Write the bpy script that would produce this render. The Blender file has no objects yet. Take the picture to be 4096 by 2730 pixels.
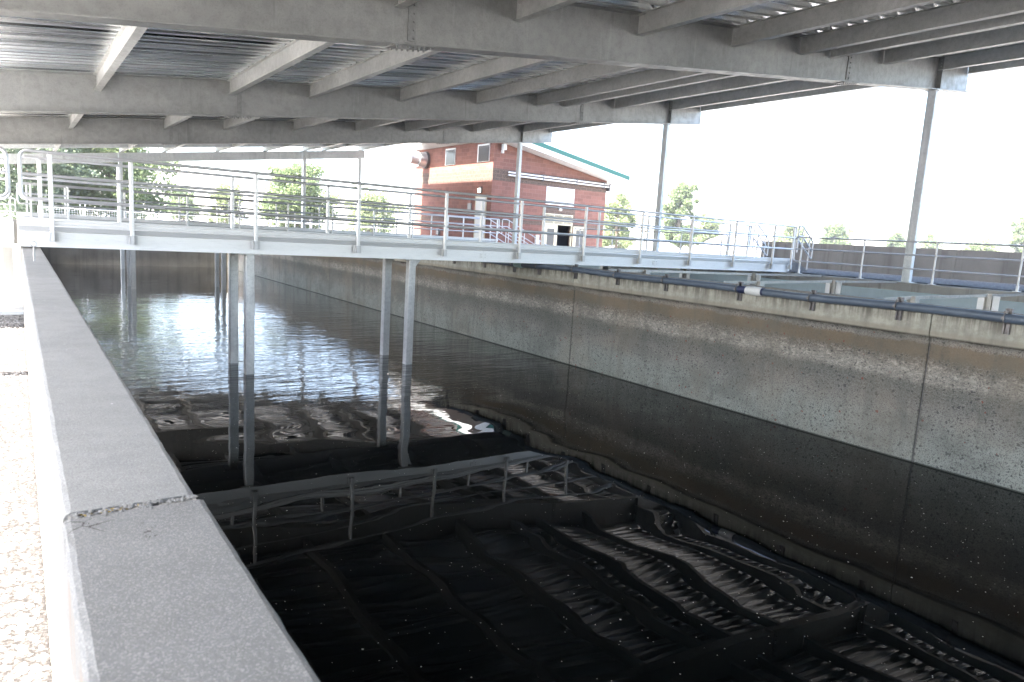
import bpy, math, random
from mathutils import Vector, Matrix
random.seed(7)
S = bpy.context.scene
COL = S.collection
D = bpy.data
R = math.radians

# ------------------------------------------------------------------ camera
cam_d = D.cameras.new("camera"); cam = D.objects.new("camera", cam_d); COL.objects.link(cam)
cam_d.sensor_width = 36.0; cam_d.lens = 24.39; cam_d.clip_start = 0.05; cam_d.clip_end = 5000
ROT = ((0.816, 0.037, -0.577), (-0.575, 0.155, -0.803), (0.059, 0.987, 0.148))
F_, PX, PY = 2775.0, 2048.0, 1365.0
def _setup_rot():
    A = Vector((60 - PX, -(830 - PY), -F_)).normalized()
    B = Vector((5970 - PX, -(1185 - PY), -F_)).normalized()
    B = (B - A * A.dot(B)).normalized(); U = B.cross(A)
    return Matrix((B, A, U))
RM = _setup_rot()
cam.matrix_world = RM.to_4x4()
S.camera = cam
cam_d.dof.use_dof = True; cam_d.dof.focus_distance = 13.0; cam_d.dof.aperture_fstop = 8.0
def at(u, v, Y):      # a point of the photograph (4096 px wide) on the vertical plane at distance Y
    r = RM @ Vector((u - PX, -(v - PY), -F_)); return r * (Y / r.y)

# ------------------------------------------------------------------ sky, sun, exposure
SUN_EL, SUN_AZ = 54.8, 270.0; VEIL = .0007
w = D.worlds.new("World"); S.world = w; w.use_nodes = True
wn = w.node_tree; bg = wn.nodes["Background"]; sky = wn.nodes.new("ShaderNodeTexSky")
sky.sky_type = 'NISHITA'; sky.sun_disc = False; sky.sun_elevation = R(SUN_EL); sky.sun_rotation = R(SUN_AZ)
sky.air_density = 1.0; sky.dust_density = 3.0; sky.ozone_density = 1.0
wn.links.new(sky.outputs[0], bg.inputs[0]); bg.inputs[1].default_value = 0.15
sd = D.lights.new("sun", 'SUN'); sd.energy = 5.0; sd.angle = R(0.5); sd.color = (1.0, 0.95, 0.88)
sun = D.objects.new("sun", sd); COL.objects.link(sun)
sun.rotation_euler = Vector((-math.cos(R(SUN_EL)), 0.0, math.sin(R(SUN_EL)))).to_track_quat('Z', 'Y').to_euler()
S.view_settings.view_transform = 'Standard'; S.view_settings.look = 'None'
S.view_settings.exposure = 3.25; S.view_settings.gamma = 1.0

# ------------------------------------------------------------------ mesh helpers
class MB:
    def __init__(s): s.v = []; s.f = []; s.m = []; s.mi = 0; s.sm = []
    def add(s, vs, fs, smooth=False):
        o = len(s.v); s.v += [tuple(p) for p in vs]
        for f in fs: s.f.append(tuple(i + o for i in f)); s.m.append(s.mi); s.sm.append(smooth)
        return s
    def box(s, x0, y0, z0, x1, y1, z1, tf=None):
        vs = [(x, y, z) for z in (z0, z1) for y in (y0, y1) for x in (x0, x1)]
        if tf: vs = [tf(*p) for p in vs]
        return s.add(vs, [(0, 2, 3, 1), (4, 5, 7, 6), (0, 1, 5, 4), (2, 6, 7, 3), (0, 4, 6, 2), (1, 3, 7, 5)])
    def prism(s, prof, p0, p1, a, b, cap=True):
        """profile [(a,b)] swept from p0 to p1; a, b direction vectors"""
        p0, p1, a, b = map(Vector, (p0, p1, a, b)); n = len(prof)
        vs = [p0 + a * q[0] + b * q[1] for q in prof] + [p1 + a * q[0] + b * q[1] for q in prof]
        fs = [(i, (i + 1) % n, n + (i + 1) % n, n + i) for i in range(n)]
        if cap: fs += [tuple(range(n))[::-1], tuple(range(n, 2 * n))]
        return s.add(vs, fs)
    def tube(s, pts, r, n=8, cap=True):
        P = [Vector(p) for p in pts]; rings = []; k = len(P)
        if not isinstance(r, (list, tuple)): r = [r] * k
        t = (P[1] - P[0]).normalized(); up = Vector((0, 0, 1)) if abs(t.z) < .9 else Vector((1, 0, 0))
        u = t.cross(up).normalized()
        for i in range(k):
            if i == 0: d = P[1] - P[0]
            elif i == k - 1: d = P[i] - P[i - 1]
            else: d = (P[i + 1] - P[i]).normalized() + (P[i] - P[i - 1]).normalized()
            d.normalize(); u = (u - d * u.dot(d)).normalized(); w_ = d.cross(u)
            rings.append([P[i] + (u * math.cos(2 * math.pi * j / n) + w_ * math.sin(2 * math.pi * j / n)) * r[i] for j in range(n)])
        vs = [p for q in rings for p in q]; fs = []
        for i in range(k - 1):
            for j in range(n): fs.append((i * n + j, i * n + (j + 1) % n, (i + 1) * n + (j + 1) % n, (i + 1) * n + j))
        s.add(vs, fs, True)
        if cap: s.add(rings[0], [tuple(range(n))[::-1]]); s.add(rings[-1], [tuple(range(n))])
        return s
    def build(s, name, mat, parent=None, loc=None):
        me = D.meshes.new(name); me.from_pydata(s.v, [], s.f)
        mats = mat if isinstance(mat, (list, tuple)) else [mat]
        for m in mats: me.materials.append(m)
        me.polygons.foreach_set("material_index", s.m); me.polygons.foreach_set("use_smooth", s.sm); me.update()
        o = D.objects.new(name, me); COL.objects.link(o)
        if loc is not None: o.location = loc
        if parent is not None: attach(o, parent)
        return o
def attach(o, parent):
    o.parent = parent; o.matrix_parent_inverse = parent_world(parent).inverted()
def parent_world(p):
    m = p.matrix_basis.copy()
    return (parent_world(p.parent) @ p.matrix_parent_inverse @ m) if p.parent else m
def fillet(pts, rad, n=5):
    P = [Vector(p) for p in pts]; out = [P[0]]
    for i in range(1, len(P) - 1):
        a, b, c = P[i - 1], P[i], P[i + 1]; d1 = (a - b); d2 = (c - b)
        rr = min(rad, d1.length * .49, d2.length * .49); p = b + d1.normalized() * rr; q = b + d2.normalized() * rr
        for k in range(n + 1):
            t = k / n; out.append(p * (1 - t) ** 2 + b * 2 * t * (1 - t) + q * t * t)
    return out + [P[-1]]
def tag(o, label=None, cat=None, group=None, kind=None):
    if label: o["label"] = label
    if cat: o["category"] = cat
    if group: o["group"] = group
    if kind: o["kind"] = kind
    return o
def thing(name, loc, label, cat, group=None):
    o = D.objects.new(name, None); COL.objects.link(o); o.location = loc; o.empty_display_size = .3
    return tag(o, label, cat, group)
def part_copy(src, parent, loc):
    c = src.copy(); COL.objects.link(c); c.location = loc; attach(c, parent); return c

# ------------------------------------------------------------------ material helpers
class MT:
    def __init__(s, name, color=(.5, .5, .5), rough=.6, metal=0.0, spec=None):
        s.m = D.materials.new(name); s.m.use_nodes = True; s.n = s.m.node_tree.nodes; s.l = s.m.node_tree.links
        s.b = s.n["Principled BSDF"]; s.b.inputs["Base Color"].default_value = (*color, 1)
        s.b.inputs["Roughness"].default_value = rough; s.b.inputs["Metallic"].default_value = metal
        if spec is not None: s.b.inputs["Specular IOR Level"].default_value = spec
        g = s.n.new("ShaderNodeNewGeometry"); s.pos = g.outputs["Position"]; s.geo = g
    def sep(s):
        x = s.n.new("ShaderNodeSeparateXYZ"); s.l.new(s.pos, x.inputs[0]); return x.outputs
    def map(s, scale=(1, 1, 1), rot=(0, 0, 0), src=None):
        x = s.n.new("ShaderNodeMapping"); s.l.new(src or s.pos, x.inputs[0])
        x.inputs["Scale"].default_value = scale; x.inputs["Rotation"].default_value = rot; return x.outputs[0]
    def noise(s, scale, detail=4, rough=.55, vec=None, dist=0):
        x = s.n.new("ShaderNodeTexNoise"); s.l.new(vec or s.pos, x.inputs["Vector"])
        x.inputs["Scale"].default_value = scale; x.inputs["Detail"].default_value = detail
        x.inputs["Roughness"].default_value = rough; x.inputs["Distortion"].default_value = dist; return x.outputs["Fac"]
    def voro(s, scale, vec=None, feat='F1', out="Distance", rnd=1.0):
        x = s.n.new("ShaderNodeTexVoronoi"); s.l.new(vec or s.pos, x.inputs["Vector"])
        x.feature = feat; x.inputs["Scale"].default_value = scale; x.inputs["Randomness"].default_value = rnd; return x.outputs[out]
    def ramp(s, fac, stops, mode='LINEAR'):
        x = s.n.new("ShaderNodeValToRGB"); s.l.new(fac, x.inputs[0]); e = x.color_ramp.elements; x.color_ramp.interpolation = mode
        while len(e) > 2: e.remove(e[-1])
        for i, (p, c) in enumerate(stops):
            el = e[i] if i < 2 else e.new(p)
            el.position = p; el.color = (*c, 1) if isinstance(c, (tuple, list)) else (c, c, c, 1)
        return x.outputs[0]
    def mix(s, fac, a, b, mode='MIX'):
        x = s.n.new("ShaderNodeMix"); x.data_type = 'RGBA'; x.blend_type = mode
        for sock, val in ((x.inputs[0], fac), (x.inputs[6], a), (x.inputs[7], b)):
            if isinstance(val, (int, float)): sock.default_value = val if sock.type == 'VALUE' else (val, val, val, 1)
            elif isinstance(val, (tuple, list)): sock.default_value = (*val, 1)
            else: s.l.new(val, sock)
        return x.outputs[2]
    def math(s, op, a, b=0.0, c=0.0, clamp=False):
        x = s.n.new("ShaderNodeMath"); x.operation = op; x.use_clamp = clamp
        for i, v in enumerate((a, b, c)):
            if isinstance(v, (int, float)): x.inputs[i].default_value = v
            else: s.l.new(v, x.inputs[i])
        return x.outputs[0]
    def rng(s, v, a, b, c=0.0, d=1.0, smooth=True):
        x = s.n.new("ShaderNodeMapRange"); x.interpolation_type = 'SMOOTHSTEP' if smooth else 'LINEAR'
        s.l.new(v, x.inputs[0]); x.inputs[1].default_value = a; x.inputs[2].default_value = b
        x.inputs[3].default_value = c; x.inputs[4].default_value = d; return x.outputs[0]
    def bump(s, h, strength=.5, dist=.01, nrm=None):
        x = s.n.new("ShaderNodeBump"); s.l.new(h, x.inputs["Height"]); x.inputs["Strength"].default_value = strength
        x.inputs["Distance"].default_value = dist
        if nrm: s.l.new(nrm, x.inputs["Normal"])
        s.l.new(x.outputs[0], s.b.inputs["Normal"]); return x.outputs[0]
    def col(s, c): s.l.new(c, s.b.inputs["Base Color"]); return s
    def rgh(s, c): s.l.new(c, s.b.inputs["Roughness"]); return s

def steel(name, lo, hi, metal=.45, rough=.5, streak=True, sc=1.0):
    m = MT(name, rough=rough, metal=metal)
    a = m.noise(.55 * sc, 5, .6); b = m.noise(7 * sc, 4, .6); c = m.noise(60, 2, .5)
    base = m.ramp(a, [(.3, lo), (.7, hi)])
    base = m.mix(m.rng(b, .35, .75, 0, .28), base, tuple(x * .62 for x in lo))
    if streak:
        st = m.noise(5.0, 4, .6, vec=m.map((1.6, 1.6, .10)))
        base = m.mix(m.rng(st, .56, .78, 0, .45), base, tuple(min(1, x * 1.25) for x in hi))
        st2 = m.noise(3.0, 5, .65, vec=m.map((1.3, 1.3, .16)), dist=.3)
        base = m.mix(m.rng(st2, .58, .74, 0, .4), base, tuple(x * .5 for x in lo))
    base = m.mix(m.rng(c, .45, .75, 0, .18), base, 0.08)
    m.col(base); m.rgh(m.rng(b, .3, .8, rough - .1, rough + .14)); m.bump(c, .12, .004)
    return m.m
M = {}
M['girder'] = steel('galvanised_girder', (.255, .26, .255), (.37, .375, .365))
M['purlin'] = steel('galvanised_purlin', (.42, .43, .42), (.62, .625, .61), streak=False, sc=1.6)
M['splice'] = steel('splice_plate_steel', (.20, .205, .20), (.32, .325, .32), sc=2)
M['column'] = steel('galvanised_column', (.62, .66, .67), (.78, .81, .82), metal=.25, sc=2)
def _deck():
    m = MT('galvanised_deck', rough=.15, metal=1.0)
    sheet = m.noise(1.0, 3, .5, vec=m.map((.05, 3.27, .0))); fine = m.noise(30, 3, .6)
    c = m.ramp(sheet, [(.3, (.66, .69, .71)), (.7, (.88, .89, .90))])
    m.col(m.mix(m.rng(fine, .4, .7, 0, .2), c, (.35, .37, .4))); m.rgh(m.rng(sheet, .3, .7, .20, .34))
    return m.m
M['deck'] = _deck()
def alum(name, c=(.86, .855, .85), rough=.42, metal=.35):
    m = MT(name, rough=rough, metal=metal); a = m.noise(1.3, 4, .6, vec=m.map((.5, 1, 3))); b = m.noise(40, 3, .6, vec=m.map((.2, 1, 1)))
    col = m.ramp(a, [(.3, tuple(x * .86 for x in c)), (.7, c)])
    m.col(m.mix(m.rng(b, .5, .8, 0, .25), col, tuple(x * .6 for x in c))); m.rgh(m.rng(a, .3, .7, rough - .06, rough + .1)); return m.m
M['alum'] = alum('mill_aluminium'); M['brk'] = alum('bracket_aluminium', (.70, .70, .70), .5, .3); M['dullal'] = alum('dull_aluminium_strip', (.50, .50, .50), .5, .3); M['rail'] = alum('brushed_aluminium_rail', (.66, .66, .68), .38, .75)
M['pile'] = steel('aluminium_pile', (.48, .47, .46), (.66, .65, .63), metal=.4, rough=.45, sc=2.5)
M['bolt'] = MT('zinc_bolt', (.45, .45, .45), .45, .7).m
M['darksteel'] = steel('dull_dark_steel', (.13, .12, .12), (.22, .21, .21), metal=.4, sc=3)
M['clampm'] = steel('dull_clamp_steel', (.15, .14, .14), (.26, .24, .24), metal=.5, sc=3)
M['strut'] = steel('stainless_channel', (.40, .38, .36), (.55, .53, .50), metal=.7, rough=.4, sc=3)
def _concrete_top(name='coping_concrete', k=1.0):
    m = MT(name, rough=.9)
    a = m.noise(2.2, 5, .6); b = m.noise(330, 3, .7); g = m.voro(420, out="Color"); big = m.noise(9, 4, .6)
    spk = m.voro(46); cell = m.voro(46, out="Color")
    hsv = m.n.new("ShaderNodeSeparateColor"); m.l.new(g, hsv.inputs[0]); h2 = m.n.new("ShaderNodeSeparateColor"); m.l.new(cell, h2.inputs[0])
    c = m.ramp(a, [(.3, (.226 * k, .232 * k, .222 * k)), (.7, (.322 * k, .328 * k, .314 * k))])
    c = m.mix(m.rng(big, .4, .7, 0, .45), c, (.15, .153, .15))
    c = m.mix(m.rng(b, .35, .7, 0, .5), c, (.12, .123, .125))
    c = m.mix(m.rng(hsv.outputs[0], .60, 1.0, 0, .40), c, (.34, .34, .33))
    c = m.mix(m.rng(hsv.outputs[1], .82, .98, 0, .6), c, (.10, .10, .11))
    sp = m.math('MULTIPLY', m.rng(spk, .16, .1), m.rng(h2.outputs[0], .975, .985, 0, .9))
    c = m.mix(sp, c, (.72, .72, .70))
    # cracks and pits beside the joint
    def near(px, py, r0, r1):
        d = m.n.new("ShaderNodeVectorMath"); d.operation = 'DISTANCE'; m.l.new(m.pos, d.inputs[0]); d.inputs[1].default_value = (px, py, LT); return m.rng(d.outputs['Value'], r1, r0)
    ve = m.voro(15, vec=m.map((1, 1, 0)), feat='DISTANCE_TO_EDGE'); wob = m.noise(70, 3, .7)
    crack = m.math('MULTIPLY', m.math('LESS_THAN', m.math('ADD', ve, m.math('MULTIPLY', wob, .06)), .046), near(.07, 1.42, .02, .075))
    pit = m.math('MULTIPLY', m.rng(m.noise(42, 3, .7, vec=m.map((1, 1, 0))), .60, .64), m.math('MAXIMUM', near(.19, 1.36, .01, .07), near(.10, 1.44, .0, .07)))
    crack = m.math('MAXIMUM', crack, pit); c = m.mix(crack, c, (.035, .033, .03))
    geo = m.sep()[2]; side = m.rng(geo, LT - .05, LT - .012); stv = m.noise(22, 4, .6, vec=m.map((1, 1, .05)))
    c = m.mix(m.math('MULTIPLY', m.math('SUBTRACT', 1.0, side), m.rng(stv, .45, .65, 0, .8)), c, (.16, .12, .085))
    m.col(c); h = m.math('ADD', m.math('MULTIPLY', b, .6), m.math('MULTIPLY', big, .7)); h = m.math('SUBTRACT', h, m.math('MULTIPLY', crack, 2.0)); m.bump(h, .5, .004)
    return m.m
WZ = -2.64; GZ = -1.72; LT = -.57; RT = -.55
M['coping'] = _concrete_top('coping_concrete', .76); M['coping_near'] = _concrete_top('coarse_coping_concrete', .52)
def _basin_wall():
    m = MT('basin_concrete', rough=.88)
    z = m.sep()[2]; wob = m.noise(1.3, 5, .7, vec=m.map((1, 1, .6))); fine = m.noise(55, 4, .75, vec=m.map((1, 1, 1.3)))
    wob2 = m.noise(9, 5, .7); zz = m.math('ADD', z, m.math('MULTIPLY', m.math('SUBTRACT', wob, .5), .22))
    zz = m.math('ADD', zz, m.math('MULTIPLY', m.math('SUBTRACT', fine, .5), .16))
    drip = m.noise(9, 5, .65, vec=m.map((1, 1, .045))); drip2 = m.noise(26, 3, .7, vec=m.map((1, 1, .05)))
    f = m.math('MULTIPLY', m.math('ADD', zz, 2.8), 1 / 2.4, clamp=True)      # 0 at z=-2.8, 1 at -0.4
    g = lambda zv: (zv + 2.8) / 2.4
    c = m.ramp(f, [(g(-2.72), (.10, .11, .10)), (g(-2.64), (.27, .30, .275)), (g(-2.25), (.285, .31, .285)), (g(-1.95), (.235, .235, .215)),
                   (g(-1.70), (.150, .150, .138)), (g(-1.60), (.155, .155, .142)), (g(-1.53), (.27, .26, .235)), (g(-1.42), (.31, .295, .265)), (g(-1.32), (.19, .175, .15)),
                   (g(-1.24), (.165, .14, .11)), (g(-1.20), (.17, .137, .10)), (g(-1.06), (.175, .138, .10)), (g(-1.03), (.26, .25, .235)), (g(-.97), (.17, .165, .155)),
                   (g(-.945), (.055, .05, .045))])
    agg = m.voro(120, out="Color"); sc = m.n.new("ShaderNodeSeparateColor"); m.l.new(agg, sc.inputs[0])
    agg2 = m.voro(42, out="Color"); sc2 = m.n.new("ShaderNodeSeparateColor"); m.l.new(agg2, sc2.inputs[0])
    lowmask = m.rng(z, -.95, -1.0); brn = m.math('MULTIPLY', m.rng(zz, -1.26, -1.20), m.rng(zz, -1.03, -1.07))
    low2 = m.math('MULTIPLY', lowmask, m.math('SUBTRACT', 1.0, m.math('MULTIPLY', brn, .75)))
    c = m.mix(m.math('MULTIPLY', m.rng(sc.outputs[0], .62, .9), m.math('MULTIPLY', low2, .75)), c, (.05, .05, .052))
    c = m.mix(m.math('MULTIPLY', m.rng(sc.outputs[1], .60, .95), m.math('MULTIPLY', low2, .38)), c, (.40, .40, .37))
    c = m.mix(m.math('MULTIPLY', m.rng(sc2.outputs[0], .93, .96), m.math('MULTIPLY', low2, .7)), c, (.035, .035, .04))
    c = m.mix(m.math('MULTIPLY', m.rng(sc2.outputs[1], .9975, .998), lowmask), c, (.20, .05, .035))
    wm = m.math('MULTIPLY', m.rng(zz, -1.28, -1.40), m.rng(zz, -1.58, -1.50)); wn_ = m.noise(26, 5, .85, vec=m.map((1, .55, 1)))
    c = m.mix(m.math('MULTIPLY', wm, m.rng(wn_, .50, .58, 0, .8)), c, (.47, .45, .41))
    wm2 = m.math('MULTIPLY', m.rng(zz, -1.20, -1.34), m.rng(zz, -1.60, -1.45)); c = m.mix(m.math('MULTIPLY', wm2, m.rng(wn_, .55, .6, 0, .7)), c, (.50, .46, .41))
    blot = m.noise(1.6, 5, .65, vec=m.map((1, .7, 1))); c = m.mix(m.math('MULTIPLY', lowmask, m.rng(blot, .42, .68, 0, .5)), c, (.105, .11, .10))
    blot2 = m.noise(.6, 4, .6); c = m.mix(m.math('MULTIPLY', lowmask, m.rng(blot2, .45, .65, 0, .25)), c, (.30, .25, .19))
    yj = m.math('PINGPONG', m.math('SUBTRACT', m.sep()[1], 4.1 - 71.0), 3.55); jn = m.noise(30, 4, .7)
    c = m.mix(m.math('MULTIPLY', m.rng(m.math('ADD', yj, m.math('MULTIPLY', m.math('SUBTRACT', jn, .5), .10)), .035, .0), .6), c, (.05, .05, .045))
    c = m.mix(m.math('MULTIPLY', lowmask, m.rng(m.noise(6, 5, .7, vec=m.map((1, 1, .35))), .55, .75, 0, .45)), c, (.09, .095, .085))
    wet = m.rng(z, -2.612, -2.632); c = m.mix(m.math('MULTIPLY', wet, .9), c, (.022, .026, .020))
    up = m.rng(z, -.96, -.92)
    base_up = m.mix(m.rng(wob2, .35, .7), (.30, .305, .28), (.42, .43, .40))
    dr = m.math('MULTIPLY', m.rng(drip, .45, .60), m.rng(z, -.86, -.62, .15, 1.0)); base_up = m.mix(dr, base_up, (.115, .11, .10))
    dr2 = m.math('MULTIPLY', m.rng(drip2, .52, .66, 0, .8), m.rng(z, -.86, -.60)); base_up = m.mix(dr2, base_up, (.14, .135, .12))
    tan = m.math('MULTIPLY', m.rng(z, -.84, -.90), .7); base_up = m.mix(tan, base_up, (.27, .255, .215))
    c = m.mix(up, c, base_up)
    top = m.rng(z, -.575, -.555); c = m.mix(top, c, m.mix(m.rng(fine, .4, .6), (.17, .15, .125), (.27, .25, .22)))
    vd = m.noise(3.2, 5, .65, vec=m.map((1, 1, .10))); c = m.mix(m.rng(vd, .50, .70, 0, .5), c, (.12, .125, .115))
    c = m.mix(1.0, c, (1.12, 1.05, .98), 'MULTIPLY')
    m.col(c); hh = m.math('ADD', m.math('MULTIPLY', sc.outputs[2], lowmask), m.math('MULTIPLY', fine, .6)); m.bump(hh, .7, .008)
    return m.m
M['basin'] = _basin_wall()
def _conc(name, lo, hi, stain=(.10, .10, .095)):
    m = MT(name, rough=.9); a = m.noise(1.1, 5, .6); st = m.noise(4, 5, .65, vec=m.map((1, 1, .07))); f = m.noise(80, 3, .7)
    c = m.ramp(a, [(.3, lo), (.7, hi)]); c = m.mix(m.rng(st, .48, .7, 0, .55), c, stain); c = m.mix(m.rng(f, .4, .8, 0, .35), c, stain)
    m.col(c); m.bump(f, .5, .005); return m.m
M['conc'] = _conc('grey_concrete', (.22, .215, .20), (.31, .305, .29)); M['conc_dark'] = _conc('weathered_concrete', (.125, .128, .125), (.19, .193, .188), (.055, .056, .054))
M['conc_light'] = _conc('streaked_pale_concrete', (.34, .325, .295), (.48, .465, .43), (.15, .14, .12)); M['far_wall'] = _conc('damp_concrete', (.085, .08, .07), (.14, .135, .12), (.04, .04, .036))
def _water():
    m = MT('basin_water', (.0015, .002, .002), .0); m.b.inputs["IOR"].default_value = 1.45
    y = m.sep()[1]; n0 = m.noise(.25, 2, .5)
    yy = m.math('ADD', y, m.math('MULTIPLY', m.math('SUBTRACT', n0, .5), 9.0))
    far = m.math('MULTIPLY', m.rng(yy, 9.0, 13.5), m.rng(yy, 31.0, 22.0, .06, 1.0))
    slow = m.noise(.55, 1, .3, vec=m.map((1, 1.5, 1))); mid = m.noise(2.6, 1, .4, vec=m.map((1, 1.3, 1)))
    rip = m.noise(2.6, 3, .6, vec=m.map((.55, 1.6, 1))); rip2 = m.noise(8, 2, .6, vec=m.map((.5, 1.6, 1)))
    h = m.math('MULTIPLY', slow, .017); h = m.math('ADD', h, m.math('MULTIPLY', mid, .00055))
    h = m.math('ADD', h, m.math('MULTIPLY', m.math('MULTIPLY', rip, .013), far)); h = m.math('ADD', h, m.math('MULTIPLY', m.math('MULTIPLY', rip2, .0028), far))
    nb = m.bump(h, 1.0, 1.0)
    fr = m.n.new("ShaderNodeFresnel"); fr.inputs[0].default_value = 1.33; m.l.new(nb, fr.inputs["Normal"])
    gl = m.n.new("ShaderNodeBsdfGlossy"); gl.inputs["Roughness"].default_value = 0.0; m.l.new(nb, gl.inputs["Normal"])
    df = m.n.new("ShaderNodeBsdfDiffuse"); df.inputs[0].default_value = (.0012, .0018, .0018, 1)
    mx = m.n.new("ShaderNodeMixShader"); m.l.new(m.math('MULTIPLY', m.math('POWER', fr.outputs[0], 1.9), 4.0, clamp=True), mx.inputs[0]); m.l.new(df.outputs[0], mx.inputs[1]); m.l.new(gl.outputs[0], mx.inputs[2])
    m.l.new(mx.outputs[0], m.n["Material Output"].inputs[0]); return m.m
M['water'] = _water()
def _gravel(name, lo, hi, s=38):
    m = MT(name, rough=.95); v = m.voro(s); c = m.voro(s, out="Color"); sc = m.n.new("ShaderNodeSeparateColor"); m.l.new(c, sc.inputs[0])
    col = m.ramp(sc.outputs[0], [(0, lo), (1, hi)]); col = m.mix(m.rng(v, .35, .7, 0, .75), col, tuple(x * .35 for x in lo))  # cell gaps painted darker, as shade between stones
    big = m.noise(.8, 4, .6); col = m.mix(m.rng(big, .4, .7, 0, .3), col, tuple(x * .7 for x in lo))
    m.col(col); m.bump(m.math('SUBTRACT', 1.0, v), .9, .02); return m.m
M['gravel'] = _gravel('pale_gravel', (.29, .27, .25), (.44, .415, .385)); M['gravel_dk'] = _gravel('grey_gravel', (.07, .07, .068), (.22, .215, .21), 26)
M['pebble'] = _gravel('pebble_stone', (.17, .16, .15), (.42, .405, .39), 9)
def _shaded_bed():
    m = MT('shaded_gravel_bed', rough=.95); v = m.noise(60, 3, .7); m.col(m.ramp(v, [(.45, (.018, .015, .013)), (.80, (.16, .145, .135))])); return m.m  # painted near black to stand in for shadows between the pebbles
M['shaded_bed'] = _shaded_bed()
def _panel():
    m = MT('blue_grey_fibreglass', rough=.5); a = m.noise(2.5, 4, .6); b = m.noise(14, 3, .6, vec=m.map((1, 1, .2)))
    c = m.ramp(a, [(.3, (.34, .42, .46)), (.7, (.42, .50, .54))]); m.col(m.mix(m.rng(b, .55, .8, 0, .3), c, (.29, .32, .33))); return m.m
M['panel'] = _panel()
M['panel_edge'] = MT('cut_panel_edge', (.36, .50, .50), .5).m
def _pvc():
    m = MT('grey_blue_pvc', rough=.38); a = m.noise(3, 4, .6); b = m.noise(40, 3, .7)
    c = m.ramp(a, [(.3, (.075, .10, .145)), (.7, (.115, .145, .195))]); m.col(m.mix(m.rng(b, .55, .75, 0, .4), c, (.17, .19, .21))); return m.m
M['pvc'] = _pvc(); M['white_pvc'] = MT('white_pvc', (.72, .73, .74), .4).m; M['navy'] = MT('navy_collar', (.03, .04, .10), .4).m

def _cmu():
    m = MT('red_block', rough=.9)
    s = m.sep(); u = m.math('ADD', s[0], s[1]); cmb = m.n.new("ShaderNodeCombineXYZ"); m.l.new(u, cmb.inputs[0]); m.l.new(s[2], cmb.inputs[1])
    br = m.n.new("ShaderNodeTexBrick"); m.l.new(cmb.outputs[0], br.inputs["Vector"])
    br.inputs["Scale"].default_value = 1.0; br.inputs["Brick Width"].default_value = .4064; br.inputs["Row Height"].default_value = .2032
    br.inputs["Mortar Size"].default_value = .009; br.inputs["Mortar Smooth"].default_value = .2; br.inputs["Bias"].default_value = 0
    br.inputs["Color1"].default_value = (.18, .083, .064, 1); br.inputs["Color2"].default_value = (.255, .117, .090, 1); br.inputs["Mortar"].default_value = (.27, .16, .13, 1)
    n = m.noise(1.1, 4, .6); f = m.noise(40, 3, .7); c = m.mix(m.rng(n, .3, .7, 0, .25), br.outputs[0], (.17, .085, .068)); c = m.mix(m.rng(f, .45, .75, 0, .2), c, (.36, .17, .13))
    z = s[2]
    def band(a, b): return m.math('MULTIPLY', m.math('GREATER_THAN', z, a), m.math('LESS_THAN', z, b))
    bm = m.math('MAXIMUM', band(2.90, 3.51), band(.745, .948))
    x = s[0]; rec = m.math('MULTIPLY', m.math('MULTIPLY', m.math('GREATER_THAN', x, 23.80), m.math('LESS_THAN', x, 26.18)), band(.745, 1.88))
    bm = m.math('MAXIMUM', bm, rec)
    sf = m.noise(14, 4, .75, vec=m.map((1, 1, .8))); bc = m.ramp(sf, [(.3, (.05, .035, .028)), (.7, (.19, .135, .105))])
    bc = m.mix(br.outputs["Fac"], bc, (.22, .15, .12)); c = m.mix(bm, c, bc); m.col(c)
    h = m.math('SUBTRACT', m.math('MULTIPLY', sf, m.math('MULTIPLY', bm, 2.5)), br.outputs["Fac"]); m.bump(h, .6, .01); return m.m
M['cmu'] = _cmu()
M['green'] = MT('green_roof_metal', (.018, .105, .085), .5, .0).m; M['white'] = MT('white_paint', (.74, .74, .72), .5).m
M['cream'] = MT('cream_paint', (.60, .54, .40), .5).m; M['glass'] = MT('dull_window_glass', (.10, .10, .10), .12).m
M['obscured'] = MT('obscured_pane', (.52, .50, .52), .25).m; M['black'] = MT('dark_interior', (.012, .013, .02), .8).m
M['grey_box'] = MT('grey_enclosure', (.32, .32, .32), .5).m
def _lamp():
    m = MT('lit_lamp_glass', (.9, .88, .8), .3); m.b.inputs["Emission Color"].default_value = (1, .93, .75, 1); m.b.inputs["Emission Strength"].default_value = 2.0; return m.m
M['lit'] = _lamp()
def _leaf(name, a, b):
    m = MT(name, rough=.55); n = m.noise(1.2, 3, .6); f = m.noise(9, 2, .6); c = m.ramp(n, [(.32, a), (.68, b)]); c = m.mix(m.rng(f, .4, .7, 0, .5), c, tuple(x * 1.35 for x in b)); m.col(c)
    tr = m.n.new("ShaderNodeBsdfTranslucent"); m.l.new(c, tr.inputs[0]); mx = m.n.new("ShaderNodeMixShader"); mx.inputs[0].default_value = .5
    out = m.n["Material Output"]; m.l.new(m.b.outputs[0], mx.inputs[1]); m.l.new(tr.outputs[0], mx.inputs[2]); m.l.new(mx.outputs[0], out.inputs[0]); return m.m
M['leaf1'] = _leaf('leaf_green', (.10, .145, .065), (.19, .235, .11)); M['leaf2'] = _leaf('leaf_yellow_green', (.15, .19, .08), (.23, .27, .13)); M['leaf3'] = _leaf('leaf_blue_green', (.10, .14, .09), (.18, .22, .14))
M['bark'] = _conc('bark', (.12, .09, .065), (.2, .16, .12), (.06, .045, .035))
M['hill'] = _gravel('dry_hillside', (.26, .25, .20), (.36, .34, .28), .02)
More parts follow.
